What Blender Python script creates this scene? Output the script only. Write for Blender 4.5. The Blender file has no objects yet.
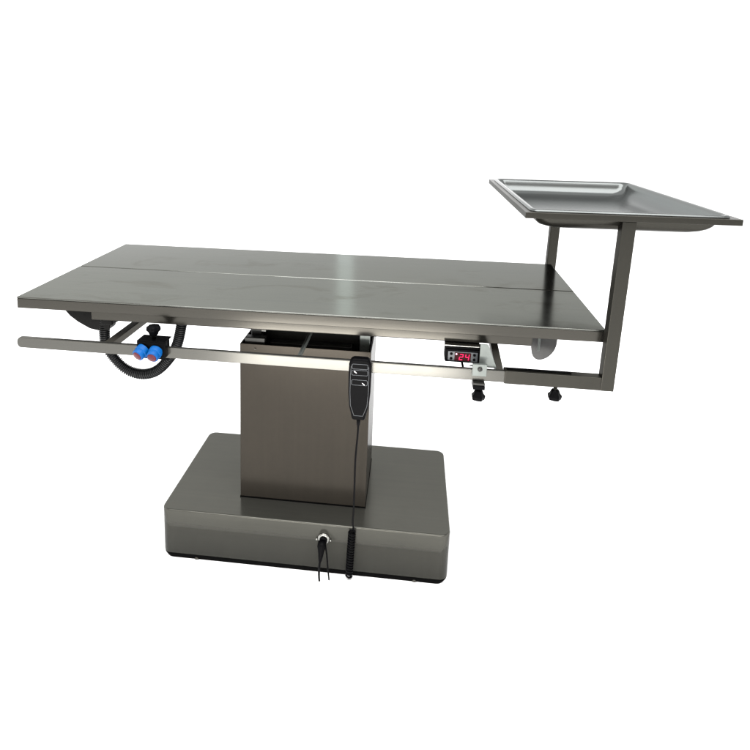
import bpy, bmesh, math, random
from mathutils import Vector, Matrix
random.seed(4)
S = bpy.context.scene
C = S.collection

# ------------------------------------------------------------------ camera
cam_d = bpy.data.cameras.new('camera'); cam = bpy.data.objects.new('camera', cam_d); C.objects.link(cam); S.camera = cam
cam_d.sensor_width = 36.0; cam_d.lens = 28.6622
cam_d.shift_x = 0.02567; cam_d.shift_y = -0.19831
cam_d.clip_start = 0.05; cam_d.clip_end = 200
yaw, pit, rol = .0926, -.1892, .0328
fw = Vector((-math.sin(yaw)*math.cos(pit), math.cos(yaw)*math.cos(pit), math.sin(pit)))
r0 = Vector((math.cos(yaw), math.sin(yaw), 0)); u0 = r0.cross(fw)
rt = math.cos(rol)*r0 + math.sin(rol)*u0; up = -math.sin(rol)*r0 + math.cos(rol)*u0
M = Matrix.Identity(4)
for i in range(3):
    M[i][0] = rt[i]; M[i][1] = up[i]; M[i][2] = -fw[i]; M[i][3] = (.9858, -1.3645, 1.2616)[i]
cam.matrix_world = M

# ------------------------------------------------------------------ world: white studio backdrop, darker towards the room behind the camera
w = bpy.data.worlds.new('World'); S.world = w; w.use_nodes = True
nt = w.node_tree; bg = nt.nodes['Background']
tc = nt.nodes.new('ShaderNodeTexCoord'); sp = nt.nodes.new('ShaderNodeSeparateXYZ'); cr = nt.nodes.new('ShaderNodeValToRGB')
mr = nt.nodes.new('ShaderNodeMapRange'); mr.inputs['From Min'].default_value = -1; mr.inputs['From Max'].default_value = 1
nt.links.new(tc.outputs['Generated'], sp.inputs[0]); nt.links.new(sp.outputs['Y'], mr.inputs['Value'])
nt.links.new(mr.outputs[0], cr.inputs[0])
mx_ = nt.nodes.new('ShaderNodeMapRange'); mx_.inputs['From Min'].default_value = -.35; mx_.inputs['From Max'].default_value = .5
mx_.inputs['To Min'].default_value = 1.0; mx_.inputs['To Max'].default_value = .74      # dims to the right so the steel top reflects darker at that end
vm = nt.nodes.new('ShaderNodeVectorMath'); vm.operation = 'SCALE'
nt.links.new(sp.outputs['X'], mx_.inputs['Value']); nt.links.new(cr.outputs[0], vm.inputs[0]); nt.links.new(mx_.outputs[0], vm.inputs['Scale'])
mz = nt.nodes.new('ShaderNodeMapRange'); mz.inputs['From Min'].default_value = .38; mz.inputs['From Max'].default_value = .75
mz.inputs['To Min'].default_value = 1.0; mz.inputs['To Max'].default_value = .45      # the backdrop is brightest low down
vz = nt.nodes.new('ShaderNodeVectorMath'); vz.operation = 'SCALE'
nt.links.new(sp.outputs['Z'], mz.inputs['Value']); nt.links.new(vm.outputs[0], vz.inputs[0]); nt.links.new(mz.outputs[0], vz.inputs['Scale'])
nt.links.new(vz.outputs[0], bg.inputs['Color'])
cr.color_ramp.elements[0].position = .14; cr.color_ramp.elements[0].color = (.40, .38, .36, 1)
cr.color_ramp.elements[1].position = .46; cr.color_ramp.elements[1].color = (1, 1, 1, 1)
bg.inputs['Strength'].default_value = 3.9

# ------------------------------------------------------------------ lamps
def area(name, loc, target, sx, sy, power, col=(1, 1, 1)):
    l = bpy.data.lights.new(name, 'AREA'); l.shape = 'RECTANGLE'; l.size = sx; l.size_y = sy; l.energy = power; l.color = col
    o = bpy.data.objects.new(name, l); C.objects.link(o); o.location = loc
    o.rotation_euler = (Vector(target)-Vector(loc)).to_track_quat('-Z', 'Y').to_euler()
    return o
area('overhead_fill_light', (1.1, -1.5, 4.0), (.9, .1, 0), 4.5, 3.0, 420)  # unseen lamp added to wash the floor white and lift shadows
area('front_highlight_light', (.745, -1.10, .20), (.745, 0, .72), .95, .16, 13.0, (1, .97, .93))  # unseen low lamp added for the highlight on rail and front edge
area('tall_streak_light', (.50, 3.0, 1.75), (.9, 0, .9), .12, 3.0, 2.4, (.85, 1, 1))  # lamp added behind the table, its reflection makes the streak on the top
S.view_settings.view_transform = 'Standard'; S.view_settings.look = 'None'
S.view_settings.exposure = 0.0; S.view_settings.gamma = 1.0

# ------------------------------------------------------------------ materials
def pbsdf(name):
    m = bpy.data.materials.new(name); m.use_nodes = True
    return m, m.node_tree, m.node_tree.nodes['Principled BSDF']
def steel(name, col, rough, scale=(2, 120, 120), bump=.04, var=.12, blotch=2.6, metal=1, tint=.42, rn=9, rv=.06, smudge=.0):
    m, t, b = pbsdf(name)
    b.inputs['Metallic'].default_value = metal
    b.inputs['Specular Tint'].default_value = (tint, tint, tint, 1)
    b.inputs['Specular IOR Level'].default_value = .08
    tc = t.nodes.new('ShaderNodeTexCoord'); mp = t.nodes.new('ShaderNodeMapping'); mp.inputs['Scale'].default_value = scale
    t.links.new(tc.outputs['Object'], mp.inputs[0])
    n = t.nodes.new('ShaderNodeTexNoise'); n.inputs['Scale'].default_value = 1; n.inputs['Detail'].default_value = 4
    t.links.new(mp.outputs[0], n.inputs['Vector'])
    n2 = t.nodes.new('ShaderNodeTexNoise'); n2.inputs['Scale'].default_value = blotch; n2.inputs['Detail'].default_value = 5; n2.inputs['Roughness'].default_value = .6
    t.links.new(tc.outputs['Object'], n2.inputs['Vector'])
    n3 = t.nodes.new('ShaderNodeTexNoise'); n3.inputs['Scale'].default_value = rn; n3.inputs['Detail'].default_value = 6
    t.links.new(tc.outputs['Object'], n3.inputs['Vector'])
    mx = t.nodes.new('ShaderNodeMix'); mx.data_type = 'RGBA'
    mx.inputs['A'].default_value = (*[c*(1-var) for c in col], 1); mx.inputs['B'].default_value = (*[c*(1+var)*k for c, k in zip(col, (1.03, 1, .95))], 1)
    ad = t.nodes.new('ShaderNodeMath'); ad.operation = 'MULTIPLY_ADD'; ad.inputs[1].default_value = .4
    t.links.new(n.outputs['Fac'], ad.inputs[0]); 
    m2 = t.nodes.new('ShaderNodeMath'); m2.operation = 'MULTIPLY'; m2.inputs[1].default_value = .6
    t.links.new(n2.outputs['Fac'], m2.inputs[0]); t.links.new(m2.outputs[0], ad.inputs[2])
    t.links.new(ad.outputs[0], mx.inputs['Factor'])
    # dried wipe marks and finger smudges
    m4 = t.nodes.new('ShaderNodeMapping'); m4.inputs['Scale'].default_value = (5, 9, 6) ; m4.inputs['Location'].default_value = (.31, .2, .7)
    n4 = t.nodes.new('ShaderNodeTexNoise'); n4.inputs['Scale'].default_value = 1; n4.inputs['Detail'].default_value = 7; n4.inputs['Roughness'].default_value = .62
    n4.inputs['Distortion'].default_value = .6
    t.links.new(tc.outputs['Object'], m4.inputs[0]); t.links.new(m4.outputs[0], n4.inputs['Vector'])
    r4 = t.nodes.new('ShaderNodeMapRange'); r4.inputs['From Min'].default_value = .56; r4.inputs['From Max'].default_value = .74
    r4.inputs['To Max'].default_value = smudge; t.links.new(n4.outputs['Fac'], r4.inputs['Value'])
    mk = t.nodes.new('ShaderNodeMix'); mk.data_type = 'RGBA'; mk.inputs['B'].default_value = (*[c*k for c, k in zip(col, (.5, .44, .36))], 1)
    t.links.new(r4.outputs[0], mk.inputs['Factor']); t.links.new(mx.outputs['Result'], mk.inputs['A'])
    t.links.new(mk.outputs['Result'], b.inputs['Base Color'])
    rr = t.nodes.new('ShaderNodeMapRange'); rr.inputs['From Min'].default_value = .3; rr.inputs['From Max'].default_value = .7
    rr.inputs['To Min'].default_value = rough*(1-rv); rr.inputs['To Max'].default_value = rough*(1+rv)
    t.links.new(n3.outputs['Fac'], rr.inputs['Value']); t.links.new(rr.outputs[0], b.inputs['Roughness'])
    bp = t.nodes.new('ShaderNodeBump'); bp.inputs['Strength'].default_value = bump; bp.inputs['Distance'].default_value = .001
    t.links.new(n.outputs['Fac'], bp.inputs['Height']); t.links.new(bp.outputs[0], b.inputs['Normal'])
    return m
def plain(name, col, rough=.45, metal=0, emit=None, es=0, spec=.5):
    m, t, b = pbsdf(name)
    tc = t.nodes.new('ShaderNodeTexCoord'); n = t.nodes.new('ShaderNodeTexNoise'); n.inputs['Scale'].default_value = 60; n.inputs['Detail'].default_value = 3
    t.links.new(tc.outputs['Object'], n.inputs['Vector'])
    mx = t.nodes.new('ShaderNodeMix'); mx.data_type = 'RGBA'
    mx.inputs['A'].default_value = (*[c*.85 for c in col], 1); mx.inputs['B'].default_value = (*[min(1, c*1.15) for c in col], 1)
    t.links.new(n.outputs['Fac'], mx.inputs['Factor']); t.links.new(mx.outputs['Result'], b.inputs['Base Color'])
    b.inputs['Roughness'].default_value = rough; b.inputs['Metallic'].default_value = metal
    b.inputs['Specular IOR Level'].default_value = spec
    if emit:
        b.inputs['Emission Color'].default_value = (*emit, 1); b.inputs['Emission Strength'].default_value = es
    return m
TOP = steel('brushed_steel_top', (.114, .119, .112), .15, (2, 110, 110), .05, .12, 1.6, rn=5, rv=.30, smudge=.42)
EDGE = steel('brushed_steel_edge', (.047, .0455, .041), .22, metal=.85)  # darker than the top steel to carry the fold's shade; subframe shares it
BAR = steel('satin_steel_bar', (.060, .058, .052), .28, (2, 120, 120), metal=.6)
RAIL = steel('satin_steel_rail', (.080, .080, .075), .24, (2, 120, 120), metal=.8)
POST = steel('satin_steel_post', (.034, .0332, .0295), .30, (120, 120, 2), metal=.8)
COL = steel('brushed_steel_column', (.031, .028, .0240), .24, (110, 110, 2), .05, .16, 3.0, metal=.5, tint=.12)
BASE = steel('brushed_steel_base', (.056, .0565, .051), .18, (2, 110, 110), .05, .18, 3.4, metal=.6, smudge=.10)
PAN = steel('pressed_steel_pan', (.085, .091, .092), .20, (40, 40, 40), .01, .05, metal=.7)
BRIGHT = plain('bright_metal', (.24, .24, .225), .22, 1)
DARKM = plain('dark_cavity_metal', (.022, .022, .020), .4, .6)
PLATE = plain('pale_zinc_plate', (.12, .132, .124), .4, .6)
DISC = plain('pale_cast_disc', (.042, .042, .041), .5, .3)
BLACK = plain('black_plastic', (.0010, .0010, .0013), .45, 0, spec=.035)
MATTE = plain('black_rubber', (.0012, .0012, .0012), .8, 0, spec=.02)
HOSE = plain('corrugated_black_plastic', (.003, .0035, .004), .3, 0, spec=.35)
BLUE = plain('blue_plastic', (.0005, .055, .20), .4, 0, spec=.12)
RED = plain('dusky_red_plastic', (.065, .010, .016), .3, 0, spec=.15)
GREYP = plain('grey_panel_plastic', (.05, .055, .06), .4, 0)
DISPLAY = plain('dark_red_display', (.006, .0003, .0006), .3, 0, (1, .0, .05), .035, .05)
LED = plain('lit_red_segment', (.05, .001, .004), .6, 0, (1, .03, .13), 1.9, .0)
LEDW = plain('lit_pink_segment', (.7, .3, .4), .5, 0, (1, .45, .55), 1.5)
LINE = plain('grey_print', (.06, .065, .07), .5, 0)
WHITEP = plain('white_print', (.55, .55, .55), .5, 0)
PAPER = plain('white_paper_floor', (.88, .88, .88), .9, 0, spec=.0)

# ------------------------------------------------------------------ mesh helpers
def empty(name, loc, label, cat, group=None):
    o = bpy.data.objects.new(name, None); C.objects.link(o); o.location = loc; o.empty_display_size = .05
    o['label'] = label; o['category'] = cat
    if group: o['group'] = group
    return o
ROOT = {}
def link(name, bm, mat, parent, bevel=0, smooth=False, segs=2, root=None, label=None):
    """bm is in world coordinates; its parent chain starts at a root Empty without rotation"""
    o0 = parent; base = Vector((0, 0, 0))
    while o0 is not None:
        base += o0.location; o0 = o0.parent
    bmesh.ops.recalc_face_normals(bm, faces=bm.faces)
    bmesh.ops.translate(bm, verts=bm.verts, vec=-base)
    me = bpy.data.meshes.new(name); bm.to_mesh(me); bm.free()
    me.materials.append(mat)
    o = bpy.data.objects.new(name, me); C.objects.link(o)
    if parent: o.parent = parent
    if smooth:
        for p in me.polygons: p.use_smooth = True
    if bevel:
        b = o.modifiers.new('bevel', 'BEVEL'); b.width = bevel; b.segments = segs; b.limit_method = 'ANGLE'; b.angle_limit = .6
        b.harden_normals = False
        for p in me.polygons: p.use_smooth = True
        n = o.modifiers.new('wn', 'WEIGHTED_NORMAL'); n.keep_sharp = True
    if label: o['label'] = label
    return o
def box(bm, x0, x1, y0, y1, z0, z1, T=None):
    v = [Vector((x, y, z)) for x in (x0, x1) for y in (y0, y1) for z in (z0, z1)]
    if T: v = [T(p) for p in v]
    v = [bm.verts.new(p) for p in v]
    for f in ((0, 1, 3, 2), (4, 6, 7, 5), (0, 4, 5, 1), (2, 3, 7, 6), (0, 2, 6, 4), (1, 5, 7, 3)):
        bm.faces.new([v[i] for i in f])
    return bm
def B(*a, T=None): return box(bmesh.new(), *a, T=T)
def prism(bm, pts, d):
    """closed outline pts (world points), extruded by vector d"""
    d = Vector(d); a = [bm.verts.new(Vector(p)) for p in pts]; b = [bm.verts.new(Vector(p)+d) for p in pts]
    n = len(pts); bm.faces.new(a); bm.faces.new(b[::-1])
    for i in range(n): bm.faces.new((a[i], a[(i+1) % n], b[(i+1) % n], b[i]))
    return bm
def tube(bm, pts, rad, seg=12, cap=True):
    """round tube through pts; rad is a number or a list"""
    pts = [Vector(p) for p in pts]; n = len(pts); rings = []
    t = (pts[1]-pts[0]).normalized(); ref = Vector((0, 0, 1)) if abs(t.z) < .9 else Vector((0, 1, 0))
    nrm = t.cross(ref).normalized()
    for i, p in enumerate(pts):
        t = (pts[min(i+1, n-1)]-pts[max(i-1, 0)]).normalized()
        nrm = (nrm-t*nrm.dot(t)).normalized(); bn = t.cross(nrm)
        r = rad[i] if isinstance(rad, (list, tuple)) else rad
        rings.append([bm.verts.new(p+r*(math.cos(2*math.pi*k/seg)*nrm+math.sin(2*math.pi*k/seg)*bn)) for k in range(seg)])
    for a, b in zip(rings, rings[1:]):
        for k in range(seg): bm.faces.new((a[k], a[(k+1) % seg], b[(k+1) % seg], b[k]))
    if cap: bm.faces.new(rings[0][::-1]); bm.faces.new(rings[-1])
    return bm
def lathe(c, axis, prof, seg=28):
    """prof = [(distance along axis, radius)]"""
    a = Vector(axis).normalized(); c = Vector(c)
    ref = Vector((0, 0, 1)) if abs(a.z) < .9 else Vector((1, 0, 0))
    u = a.cross(ref).normalized(); v = a.cross(u); bm = bmesh.new(); rings = []
    for d, r in prof:
        rings.append([bm.verts.new(c+a*d+max(r, 1e-5)*(math.cos(2*math.pi*k/seg)*u+math.sin(2*math.pi*k/seg)*v)) for k in range(seg)])
    for p, q in zip(rings, rings[1:]):
        for k in range(seg): bm.faces.new((p[k], p[(k+1) % seg], q[(k+1) % seg], q[k]))
    bm.faces.new(rings[0][::-1]); bm.faces.new(rings[-1])
    return bm
def bar(bm, a, b, w, h):
    """square bar between two points; w sideways, h upwards"""
    a = Vector(a); b = Vector(b); t = (b-a).normalized(); ref = Vector((0, 0, 1)) if abs(t.z) < .9 else Vector((0, 1, 0))
    s = t.cross(ref).normalized(); u = s.cross(t)
    pts = [a+s*i*w/2+u*j*h/2 for i, j in ((-1, -1), (1, -1), (1, 1), (-1, 1))]
    return prism(bm, pts, b-a)
def rrect(x0, x1, y0, y1, r, z, k=8):
    o = []
    for cx, cy, a0 in ((x1-r, y1-r, 0), (x0+r, y1-r, 90), (x0+r, y0+r, 180), (x1-r, y0+r, 270)):
        for i in range(k+1):
            a = math.radians(a0+90*i/k); o.append(Vector((cx+r*math.cos(a), cy+r*math.sin(a), z)))
    return o
def loft(bm, loops, cap0=True, cap1=True):
    rs = [[bm.verts.new(p) for p in l] for l in loops]; n = len(rs[0])
    for a, b in zip(rs, rs[1:]):
        for k in range(n): bm.faces.new((a[k], a[(k+1) % n], b[(k+1) % n], b[k]))
    if cap0: bm.faces.new(rs[0][::-1])
    if cap1: bm.faces.new(rs[-1])
    return bm
def smooth_path(pts, n=12):
    P = [Vector(p) for p in pts]; out = []
    for i in range(len(P)-1):
        p0 = P[max(i-1, 0)]; p1 = P[i]; p2 = P[i+1]; p3 = P[min(i+2, len(P)-1)]
        for k in range(n):
            t = k/n
            out.append(.5*((2*p1)+(p2-p0)*t+(2*p0-5*p1+4*p2-p3)*t*t+(3*p1-p0-3*p2+p3)*t**3))
    out.append(P[-1]); return out

# ------------------------------------------------------------------ setting
bm = bmesh.new(); prism(bm, [(-40, -30, -.05), (42, -30, -.05), (42, 60, -.05), (-40, 60, -.05)], (0, 0, .05))
fl = link('floor', bm, PAPER, None); fl['kind'] = 'structure'

# ------------------------------------------------------------------ operating table
L, W, TZ, TT = 1.45, .585, .7734, .030
def T(p): return Vector((p.x, p.y, p.z+.010*p.x/L+.0098*p.y/W))      # the whole top is very slightly tilted
t = empty('operating_table', (.7, .28, 0), 'stainless steel operating table with a flat two leaf top on a boxy column', 'operating table')

# base
bx = bmesh.new()
X0, X1, Y0, Y1 = .331, 1.1345, .071, .487
R_ = .024
loops = [rrect(X0, X1, Y0, Y1, R_, .018)]
for i in range(6):
    a = math.radians(90*i/5); q = .0042
    loops.append(rrect(X0+q*(1-math.cos(a)), X1-q*(1-math.cos(a)), Y0+q*(1-math.cos(a)), Y1-q*(1-math.cos(a)), R_-q*(1-math.cos(a)), .1538-q+q*math.sin(a)))
loft(bx, loops)
base = link('base', bx, BASE, t); 
for p in base.data.polygons: p.use_smooth = len(p.vertices) < 10
m_ = base.modifiers.new('wn', 'WEIGHTED_NORMAL')
sk = bmesh.new(); loft(sk, [rrect(X0+.007, X1-.007, Y0+.004, Y1-.006, .024, .001), rrect(X0+.001, X1-.001, Y0+.001, Y1-.001, .024, .012), rrect(X0+.001, X1-.001, Y0+.001, Y1-.001, .024, .0175)])
link('skirt', sk, MATTE, t)
for x in (.43, 1.045):
    link('levelling_foot', lathe((x, Y0+.012, .0), (0, 0, 1), [(0, .010), (.007, .010), (.012, .008), (.0172, .004)]), BAR, t, smooth=True)
# power inlet on the base front
pi_ = link('power_inlet', lathe((.7925, .0708, .110), (0, -1, 0), [(0, .017), (.003, .016), (.004, .012), (.0045, .011)]), BRIGHT, t, smooth=True)
link('socket', lathe((.7925, .0665, .110), (0, -1, 0), [(0, .011), (.007, .0105), (.008, .008)]), BLACK, pi_, smooth=True)
for sx in (-1, 1):
    link('screw', lathe((.7925+sx*.019, .0705, .106), (0, -1, 0), [(0, .003), (.0015, .003), (.0025, .0015)], 12), BRIGHT, pi_, smooth=True)

# column: an open-topped steel sleeve
KX0, KX1, KY0, KY1, KZ = .535, .898, .154, .400, .6255
cb = bmesh.new(); th = .004
outer = [(KX0, KY0), (KX1, KY0), (KX1, KY1), (KX0, KY1)]; inner = [(KX0+th, KY0+th), (KX1-th, KY0+th), (KX1-th, KY1-th), (KX0+th, KY1-th)]
loft(cb, [[Vector((*p, .1575)) for p in outer], [Vector((*p, KZ)) for p in outer], [Vector((*p, KZ)) for p in inner], [Vector((*p, .32)) for p in inner]], True, True)
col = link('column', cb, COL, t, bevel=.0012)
link('seam_gasket', B(KX0-.0012, KX1+.0012, KY0-.0012, KY1+.0012, .1536, .1576), MATTE, col)
link('screw', lathe((.578, KY0-.0004, .612), (0, -1, 0), [(0, .0028), (.0015, .0028), (.002, .0015)], 12), BAR, col)
# inner lifting column and top mechanism
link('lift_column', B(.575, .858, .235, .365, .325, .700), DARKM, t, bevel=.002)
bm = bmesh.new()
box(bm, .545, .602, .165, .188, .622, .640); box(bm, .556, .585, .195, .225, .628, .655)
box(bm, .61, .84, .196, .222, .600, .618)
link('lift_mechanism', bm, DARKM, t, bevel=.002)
link('roller', lathe((.575, .206, .648), (1, 0, 0), [(0, .010), (.022, .010)]), BRIGHT, t, smooth=False)
bm = bmesh.new(); box(bm, .862, .890, .205, .211, .606, .690); box(bm, .862, .890, .190, .2045, .606, .611)
link('angle_bracket', bm, PLATE, t, bevel=.001)
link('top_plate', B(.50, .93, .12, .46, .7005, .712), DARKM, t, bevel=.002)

# subframe below the top
bm = bmesh.new()
fz0, fz1 = .7155, .7425
for a in ((.185, 1.290, .020, .045, fz0, fz1), (.185, 1.290, .540, .565, fz0, fz1), (.185, .210, .0455, .5395, fz0, fz1), (1.265, 1.290, .0455, .5395, fz0, fz1), (.60, .63, .0455, .5395, fz0, fz1), (.84, .87, .0455, .5395, fz0, fz1)):
    box(bm, *a, T=T)
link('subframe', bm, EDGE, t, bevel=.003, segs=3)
# the two leaves of the top
SY0, SY1 = .2915, .2960
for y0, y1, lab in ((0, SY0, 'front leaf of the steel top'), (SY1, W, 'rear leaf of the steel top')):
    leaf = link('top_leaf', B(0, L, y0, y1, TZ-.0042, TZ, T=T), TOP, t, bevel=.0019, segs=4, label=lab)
    link('shaded_apron', B(.0004, L-.0004, y0+.0004, y1-.0004, TZ-TT, TZ-.0044, T=T), EDGE, leaf, bevel=.0015)  # fold of the same sheet, its shade put into a darker steel
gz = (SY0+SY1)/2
link('seam_highlight', tube(bmesh.new(), [T(Vector((.56+.56*k/30, gz, TZ-.0022))) for k in range(31)], [.0019*min(1, .15+k/5, .15+(30-k)/8) for k in range(31)], 12), BRIGHT, t, smooth=True)  # bright tube standing in for the highlight along the middle of the seam

# drain chute with corrugated hose
CH = [(.0540, .7360), (.0666, .7177), (.0851, .6963), (.1069, .6808), (.1398, .6640), (.1679, .6594), (.1935, .664), (.2000, .6873), (.1805, .6858), (.1616, .7014), (.1300, .7360)]
CAST = plain('dark_cast_metal', (.007, .007, .0065), .5, .3, spec=.1)
bm = bmesh.new(); prism(bm, [(x, .088, z) for x, z in CH], (0, .040, 0))
chute = link('drain_chute', bm, CAST, t, bevel=.004, segs=3)
link('drain_outlet', B(.172, .206, .085, .135, .678, .712), CAST, chute, bevel=.004)
hp = [(.177, .102, .700), (.1755, .10, .6647), (.1774, .10, .6161), (.204, .10, .5746), (.237, .10, .5479), (.2766, .10, .5393), (.3166, .10, .5511), (.3514, .10, .5856), (.3777, .10, .6306), (.3932, .10, .6966), (.397, .10, .725)]
sp_ = smooth_path(hp, 40); acc = 0; rad = []; last = sp_[0]; pts = []
fine = []
for a, b in zip(sp_, sp_[1:]):
    fine.append(a); fine.append((a+b)/2)
fine.append(sp_[-1])
for p in fine:
    acc += (p-last).length; last = p
    rad.append(.0129+.0019*math.cos(2*math.pi*acc/.0056))
link('drain_hose', tube(bmesh.new(), fine, rad, 20), HOSE, t, smooth=True)
# tilting disc under the right end
bm = bmesh.new(); c = Vector((1.335, .10, .7075)); u = Vector((.030, -.006, 0)); ring = []
for i in range(17):
    a = math.pi+math.pi*i/16; ring.append(c+u*math.cos(a)+Vector((-.010*math.sin(a)**2, 0, .049*math.sin(a))))
ring += [c+u+Vector((0, 0, .036)), c-u+Vector((0, 0, .036))]
prism(bm, ring, (.004, .010, 0)); disc = link('pivot_disc', bm, DISC, t, bevel=.0015)
link('clip', B(1.318, 1.324, .086, .0925, .688, .742), PLATE, disc, bevel=.001)

# side rails
RZ, RH, RY = .6787-.001, .0275, -.030
def rail(y0, y1, x0, x1, dz=0):
    z1 = RZ+dz; z0 = z1-RH; pr = []
    for i in range(9):
        a = math.radians(90+180*i/8); pr.append((x0+.010+.010*math.cos(a), y0, (z0+z1)/2+RH/2*math.sin(a)))
    pr += [(x1, y0, z0), (x1, y0, z1)]
    return prism(bmesh.new(), pr, (0, y1-y0, 0))
link('side_rail', rail(RY, RY+.012, .0135, 1.250), RAIL, t, bevel=.0015, label='front side rail')
link('side_rail', rail(.620, .632, .0135, 1.250), RAIL, t, bevel=.0015, label='rear side rail')
link('rail_arm', bar(bmesh.new(), (.243, -.0175, .6620), (.243, .6195, .6620), .022, .020), BAR, t, bevel=.002)
link('rail_arm', bar(bmesh.new(), (.7285, -.0175, .6620), (.7285, .6195, .6620), .006, .016), PLATE, t, bevel=.001)
link('rail_arm', bar(bmesh.new(), (1.2125, -.0172, .666), (1.205, .088, .7125), .018, .018), BAR, t, bevel=.002, label='short slanting rail arm')
link('rail_arm', bar(bmesh.new(), (1.207, .6195, .662), (1.189, .50, .7125), .018, .018), BAR, t, bevel=.002)

# tray frame: arms over the rail ends, posts and the rectangular rim
PX1, PW, LEAN = 1.4702, .0297, .006
fr = link('tray_frame', B(0, .001, 0, .001, 0, .001), POST, t)     # replaced below by the rim
bpy.data.objects.remove(fr)
TX0, TX1, TY0, TY1, TZ1, TH = 1.236, 1.688, -.044, .630, 1.058, .0125
def TT_(p): return Vector((p.x, p.y, p.z+.0053*(p.x-TX0)/(TX1-TX0)))
bm = bmesh.new(); fwid = .026
def ringbox(bm, x0, x1, y0, y1, wd, z0, z1, T):
    o = [(x0, y0), (x1, y0), (x1, y1), (x0, y1)]; i_ = [(x0+wd, y0+wd), (x1-wd, y0+wd), (x1-wd, y1-wd), (x0+wd, y1-wd)]
    L_ = [[T(Vector((*p, z))) for p in q] for q, z in ((o, z0), (o, z1), (i_, z1), (i_, z0))]
    rs = [[bm.verts.new(p) for p in l] for l in L_]
    for k in range(4):
        a, b = rs[k], rs[(k+1) % 4]
        for j in range(4): bm.faces.new((a[j], a[(j+1) % 4], b[(j+1) % 4], b[j]))
ringbox(bm, TX0, TX1, TY0, TY1, fwid, TZ1-TH-.001, TZ1, TT_)
fr = link('tray_frame', bm, POST, t, bevel=.0012)
for y0 in (RY, .615):
    z0 = RZ-RH-.002; z1 = RZ+.002
    bm = bmesh.new(); box(bm, 1.222, PX1-PW+.0005, y0-.002, y0+.024, z0, z1)
    link('arm', bm, POST, fr, bevel=.0015)
    bm = bmesh.new()
    T2 = lambda p: Vector((p.x+LEAN*(p.z-z0)/(1.045-z0), p.y, p.z))
    box(bm, PX1-PW, PX1, y0-.0025, y0+.0245, z0-.0005, 1.0455, T=T2)
    link('post', bm, POST, fr, bevel=.0015)
link('rubber_strip', B(1.228, 1.375, -.024, -.014, RZ+.002, RZ+.0045), MATTE, fr)

def knob(parent, x, y, z, up, r=.0155, st=.010, name='knob'):
    """three-lobed clamping knob; z is where its shaft leaves the clamp, up = +1 or -1"""
    k = link(name, lathe((x, y, z), (0, 0, up), [(0, .0045), (st, .0045), (st+.0005, .007)], 14), BRIGHT, parent, smooth=True)
    bm = bmesh.new(); n = 36; loops = []
    for d, s in ((0, .45), (.003, .62), (.010, .72), (.015, .98), (.018, 1), (.024, .92), (.0265, .6)):
        loops.append([Vector((x+r*s*(1+(.10 if s > .7 else 0)*math.cos(5*2*math.pi*i/n))*math.cos(2*math.pi*i/n), y+r*s*(1+(.10 if s > .7 else 0)*math.cos(5*2*math.pi*i/n))*math.sin(2*math.pi*i/n), z+up*(st+d))) for i in range(n)])
    loft(bm, loops); link('grip', bm, BLACK, k, smooth=True)
    return k
# clamp where the arm meets the rail, clamp block with the blue buttons
knob(fr, 1.3432, -.019, RZ-RH-.002, -1)
cl = link('rail_clamp', B(1.1465, 1.1795, -.040, -.0305, .6660, .6945), PLATE, t, bevel=.001)
link('clamp_block', B(1.150, 1.1775, -.044, -.008, .6445, .6495), DARKM, cl, bevel=.001)
bm = bmesh.new(); box(bm, 1.150, 1.1775, -.046, -.012, .6345, .6440); link('clamp_foot', bm, BLACK, cl, bevel=.001)
link('screw', lathe((1.1635, -.0403, .684), (0, -1, 0), [(0, .0055), (.002, .0055), (.0035, .003)], 16), DARKM, cl, smooth=True)
knob(cl, 1.1655, -.029, .6345, -1, st=.006)

# pale gusset plate beside the display, running from the subframe down to the clamp
bm = bmesh.new(); prism(bm, [(1.1640, -.0165, .7360), (1.1822, -.0165, .7354), (1.2050, -.0165, .6790), (1.1433, -.0165, .6790), (1.1400, -.0165, .6800), (1.1640, -.0165, .687)], (0, .003, 0))
link('gusset_plate', bm, PLATE, t)

# temperature display
g = link('temperature_display', B(1.0835, 1.1680, .003, .045, .6800, .7205), BLACK, t, bevel=.003)
link('visor', B(1.0825, 1.1690, -.001, .019, .7208, .7225), BRIGHT, g)
link('bezel', B(1.0845, 1.1675, -.0015, .0028, .6805, .7120), BLACK, g, bevel=.0015)
link('face_panel', B(1.0910, 1.1610, -.0030, -.0017, .6850, .7075), GREYP, g)
link('screen', B(1.1065, 1.1450, -.0042, -.0032, .6860, .7060), DISPLAY, g)
for x in (1.0985, 1.1530):
    for z in (.6905, .7020):
        link('button', lathe((x, -.0031, z), (0, -1, 0), [(0, .0034), (.0010, .0034), (.0014, .0028)], 14), BLACK, g, smooth=True)
def seg7(bm, x, z, w, h, on):
    th = .0017; y0, y1 = -.0052, -.0044; s = .12
    def q(x0, z0, x1, z1):
        pts = [(x0, z0), (x1, z0), (x1, z1), (x0, z1)]
        prism(bm, [(px+s*(pz-z), y0, pz) for px, pz in pts], (0, y1-y0, 0))
    if 'a' in on: q(x+th*.7, z+h-th, x+w-th*.7, z+h)
    if 'g' in on: q(x+th*.7, z+h/2-th/2, x+w-th*.7, z+h/2+th/2)
    if 'd' in on: q(x+th*.7, z, x+w-th*.7, z+th)
    if 'f' in on: q(x, z+h/2+.0004, x+th, z+h-.0004)
    if 'e' in on: q(x, z+.0004, x+th, z+h/2-.0004)
    if 'b' in on: q(x+w-th, z+h/2+.0004, x+w, z+h-.0004)
    if 'c' in on: q(x+w-th, z+.0004, x+w, z+h/2-.0004)
bm = bmesh.new(); seg7(bm, 1.1165, .6883, .0095, .0150, 'abged'); seg7(bm, 1.1305, .6883, .0095, .0150, 'fgbc')
link('digits', bm, LED, g)
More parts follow.
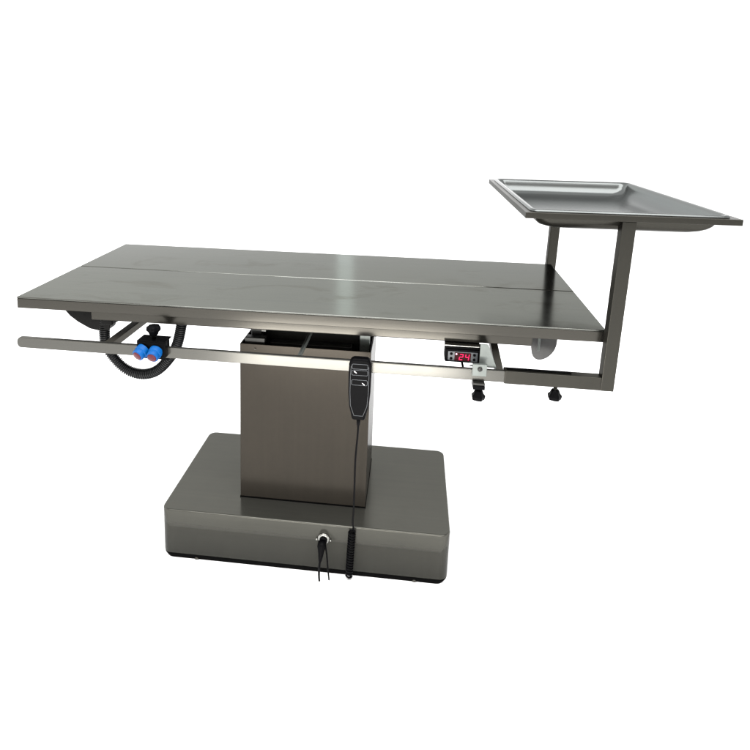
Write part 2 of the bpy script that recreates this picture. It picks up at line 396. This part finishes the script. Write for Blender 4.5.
link('indicator', lathe((1.1105, -.0043, .7025), (0, -1, 0), [(0, .0020), (.0008, .0020)], 12), LEDW, g)
link('display_cable', tube(bmesh.new(), smooth_path([(1.125, .02, .683), (1.130, .004, .664), (1.137, -.006, .656), (1.142, .004, .645)]), .0028, 10), BLACK, g, smooth=True)

# blue push buttons clamped on the rail
bk = link('button_clamp', B(.337, .4085, -.047, -.0305, .6570, .6960), BLACK, t, bevel=.0015)
link('clamp_lip', B(.337, .4085, -.0468, -.006, .6962, .6985), BLACK, bk, bevel=.0006)
link('clamp_back', B(.340, .4055, -.0175, -.012, .6400, .6960), BLACK, bk)
for x, z, ax in ((.3520, .6735, (-.32, -.86, -.38)), (.3845, .6720, (-.08, -.90, -.36))):
    ax = Vector(ax).normalized(); c0 = Vector((x, -.047, z))
    k = link('push_button', lathe(c0, ax, [(-.004, .0170), (.007, .0170), (.0085, .0163), (.0095, .0152), (.0175, .0152), (.0195, .0142), (.0200, .0120)], 36), BLUE, bk, smooth=True)
    mm = k.modifiers.new('e', 'EDGE_SPLIT'); mm.split_angle = .7
    link('cap', lathe(c0, ax, [(.0185, .0112), (.0215, .0110), (.0225, .0092), (.0226, .0001)], 28), RED, k, smooth=True)
knob(bk, .3735, -.030, .6985, 1, r=.0165, st=.009)

# ------------------------------------------------------------------ tray pan in the frame
tr = empty('tray', (1.46, .29, 1.02), 'shallow pressed steel tray with rounded corners set in the raised frame at the right end', 'tray')
bm = bmesh.new(); wb = .013
def PR(ins, z, r): return [TT_(p) for p in rrect(TX0+wb+ins, TX1-wb-ins, TY0+wb+ins, TY1-wb-ins, r, z, 8)]
zt = TZ1
prof = [(.000, zt+.0010, .020), (.001, zt+.0036, .020), (.004, zt+.0050, .019), (.008, zt+.0046, .019), (.0135, zt+.0022, .018), (.0155, zt-.002, .020), (.0175, zt-.010, .022), (.0195, zt-.017, .024), (.023, zt-.0245, .027), (.0285, zt-.031, .030), (.036, zt-.0362, .034), (.046, zt-.0402, .038), (.060, zt-.0430, .042), (.080, zt-.0444, .046), (.110, zt-.0448, .05)]
inner_l = [PR(*p) for p in prof]
outer_l = [PR(i+(-.0012 if i > .012 else .0006), z-.0012 if i > .012 else z-.0010, r) for i, z, r in prof[::-1]]
loft(bm, inner_l, False, True)
pan = link('pan', bm, PAN, tr, smooth=True)
bm = bmesh.new(); loft(bm, [PR(i-.0015 if i > .012 else i+.0006, z-.0015 if i > .012 else z-.0012, r) for i, z, r in prof], False, True)
link('underside', bm, POST, pan, smooth=True)

# ------------------------------------------------------------------ hand control hanging on the rail
hc = empty('hand_control', (.886, -.055, .54), 'black hand control with outlined buttons and a coiled cord hung over the front rail', 'remote control')
HX, HZ0, HZ1 = .886, .5440, .6985
out = [(-.0150, .0), (-.0235, .036), (-.0262, .070), (-.0268, .115), (-.0262, .140), (-.0225, .151), (-.015, .1545)]
poly = [(HX+x, HZ0+z) for x, z in out]+[(HX-x, HZ0+z) for x, z in out[::-1]]
def YH(z): return -.068
bm = bmesh.new(); prism(bm, [(x, -.066, z) for x, z in poly], (0, .022, 0))
body = link('body', bm, BLACK, hc, bevel=.005, segs=4)
def line(pts, r=.00045, closed=True):
    bm = bmesh.new(); q = [Vector((HX+x, -.0664, HZ0+z)) for x, z in pts]
    if closed: q = q+[q[0]]
    for a, b in zip(q, q[1:]): tube(bm, [a, b], r, 6)
    return bm
link('outline_print', line([(-.0105, .0125), (-.0195, .038), (-.0215, .070), (-.0218, .112), (-.0205, .136), (.0205, .136), (.0218, .112), (.0215, .070), (.0195, .038), (.0105, .0125)]), LINE, body)
def rr(x0, x1, z0, z1, r=.003):
    return [(p.x, p.y) for p in rrect(x0, x1, z0, z1, r, 0, 3)]
for z0, z1, s in ((.1305, .1425, 0), (.1150, .1275, 1), (.0905, .1035, 2)):
    bm = bmesh.new(); prism(bm, [(HX+x, -.0672, HZ0+z) for x, z in rr(-.0185, .0185, z0, z1)], (0, .003, 0))
    kb = link('key', bm, BLACK, body, bevel=.0008)
    bm = line(rr(-.0185, .0185, z0, z1), .0005); bmesh.ops.translate(bm, verts=bm.verts, vec=(0, -.0009, 0))
    link('key_outline', bm, LINE, kb)
    if s:
        bm = bmesh.new(); cx, cz = (-.010, z1-.005) if s == 1 else (.009, z0+.004)
        tube(bm, [(HX+cx-.003, -.0680, HZ0+cz+.0025), (HX+cx+.003, -.0680, HZ0+cz-.0025)], [.0016, .0006] if s == 1 else [.0006, .0014], 8)
        link('arrow_print', bm, WHITEP, kb)
bm = bmesh.new(); box(bm, HX-.010, HX+.010, -.0435, -.0335, .6600, .6640); box(bm, HX-.010, HX+.010, -.0440, -.0120, .6800, .6830); box(bm, HX-.010, HX+.010, -.0150, -.0120, .6600, .6798)
link('hook', bm, BLACK, body)
link('strain_relief', lathe((HX, -.055, HZ0+.002), (0, 0, -1), [(0, .0055), (.012, .0045), (.020, .0035)], 14), BLACK, body, smooth=True)
cord = [(HX, -.055, HZ0-.010), (HX-.001, -.050, .50), (HX-.006, -.030, .42), (HX-.008, -.005, .33), (HX-.010, .020, .25), (HX-.013, .042, .190), (HX-.012, .056, .165), (HX-.0115, .0585, .152)]
bm = tube(bmesh.new(), smooth_path(cord, 10), .0024, 10)
hel = []; turns = 17; zc0, zc1 = .150, .012
for i in range(turns*16+1):
    a = 2*math.pi*i/16; f_ = i/(turns*16)
    hel.append((.8705-.004*f_+.0080*math.cos(a), .0595+.0080*math.sin(a)-.0015, zc0+(zc1-zc0)*f_))
tube(bm, [(HX-.0115, .0585, .152), (.8775, .0585, .1508)]+hel+[(.868, .0600, .0060)], .0026, 8)
link('coiled_cord', bm, BLACK, hc, smooth=True)

# ------------------------------------------------------------------ mains lead plugged in the base
pc = empty('power_lead', (.7925, .05, 0), 'short black power plug and lead pushed in the socket on the base front', 'power plug')
bm = lathe((.7900, .0570, .1085), (-.02, -.55, -.9), [(-.004, .0105), (.010, .0120), (.020, .0090), (.036, .0062), (.046, .0045)], 18)
link('plug', bm, BLACK, pc, smooth=True)
link('cord', tube(bmesh.new(), smooth_path([(.7890, .033, .070), (.7875, .030, .052), (.7870, .034, .025), (.7875, .040, .004)]), .0030, 10), BLACK, pc, smooth=True)
link('ground_wire', tube(bmesh.new(), smooth_path([(.7990, .056, .105), (.8050, .047, .080), (.8090, .044, .045), (.8130, .048, .003)]), .0022, 10), BLACK, pc, smooth=True)
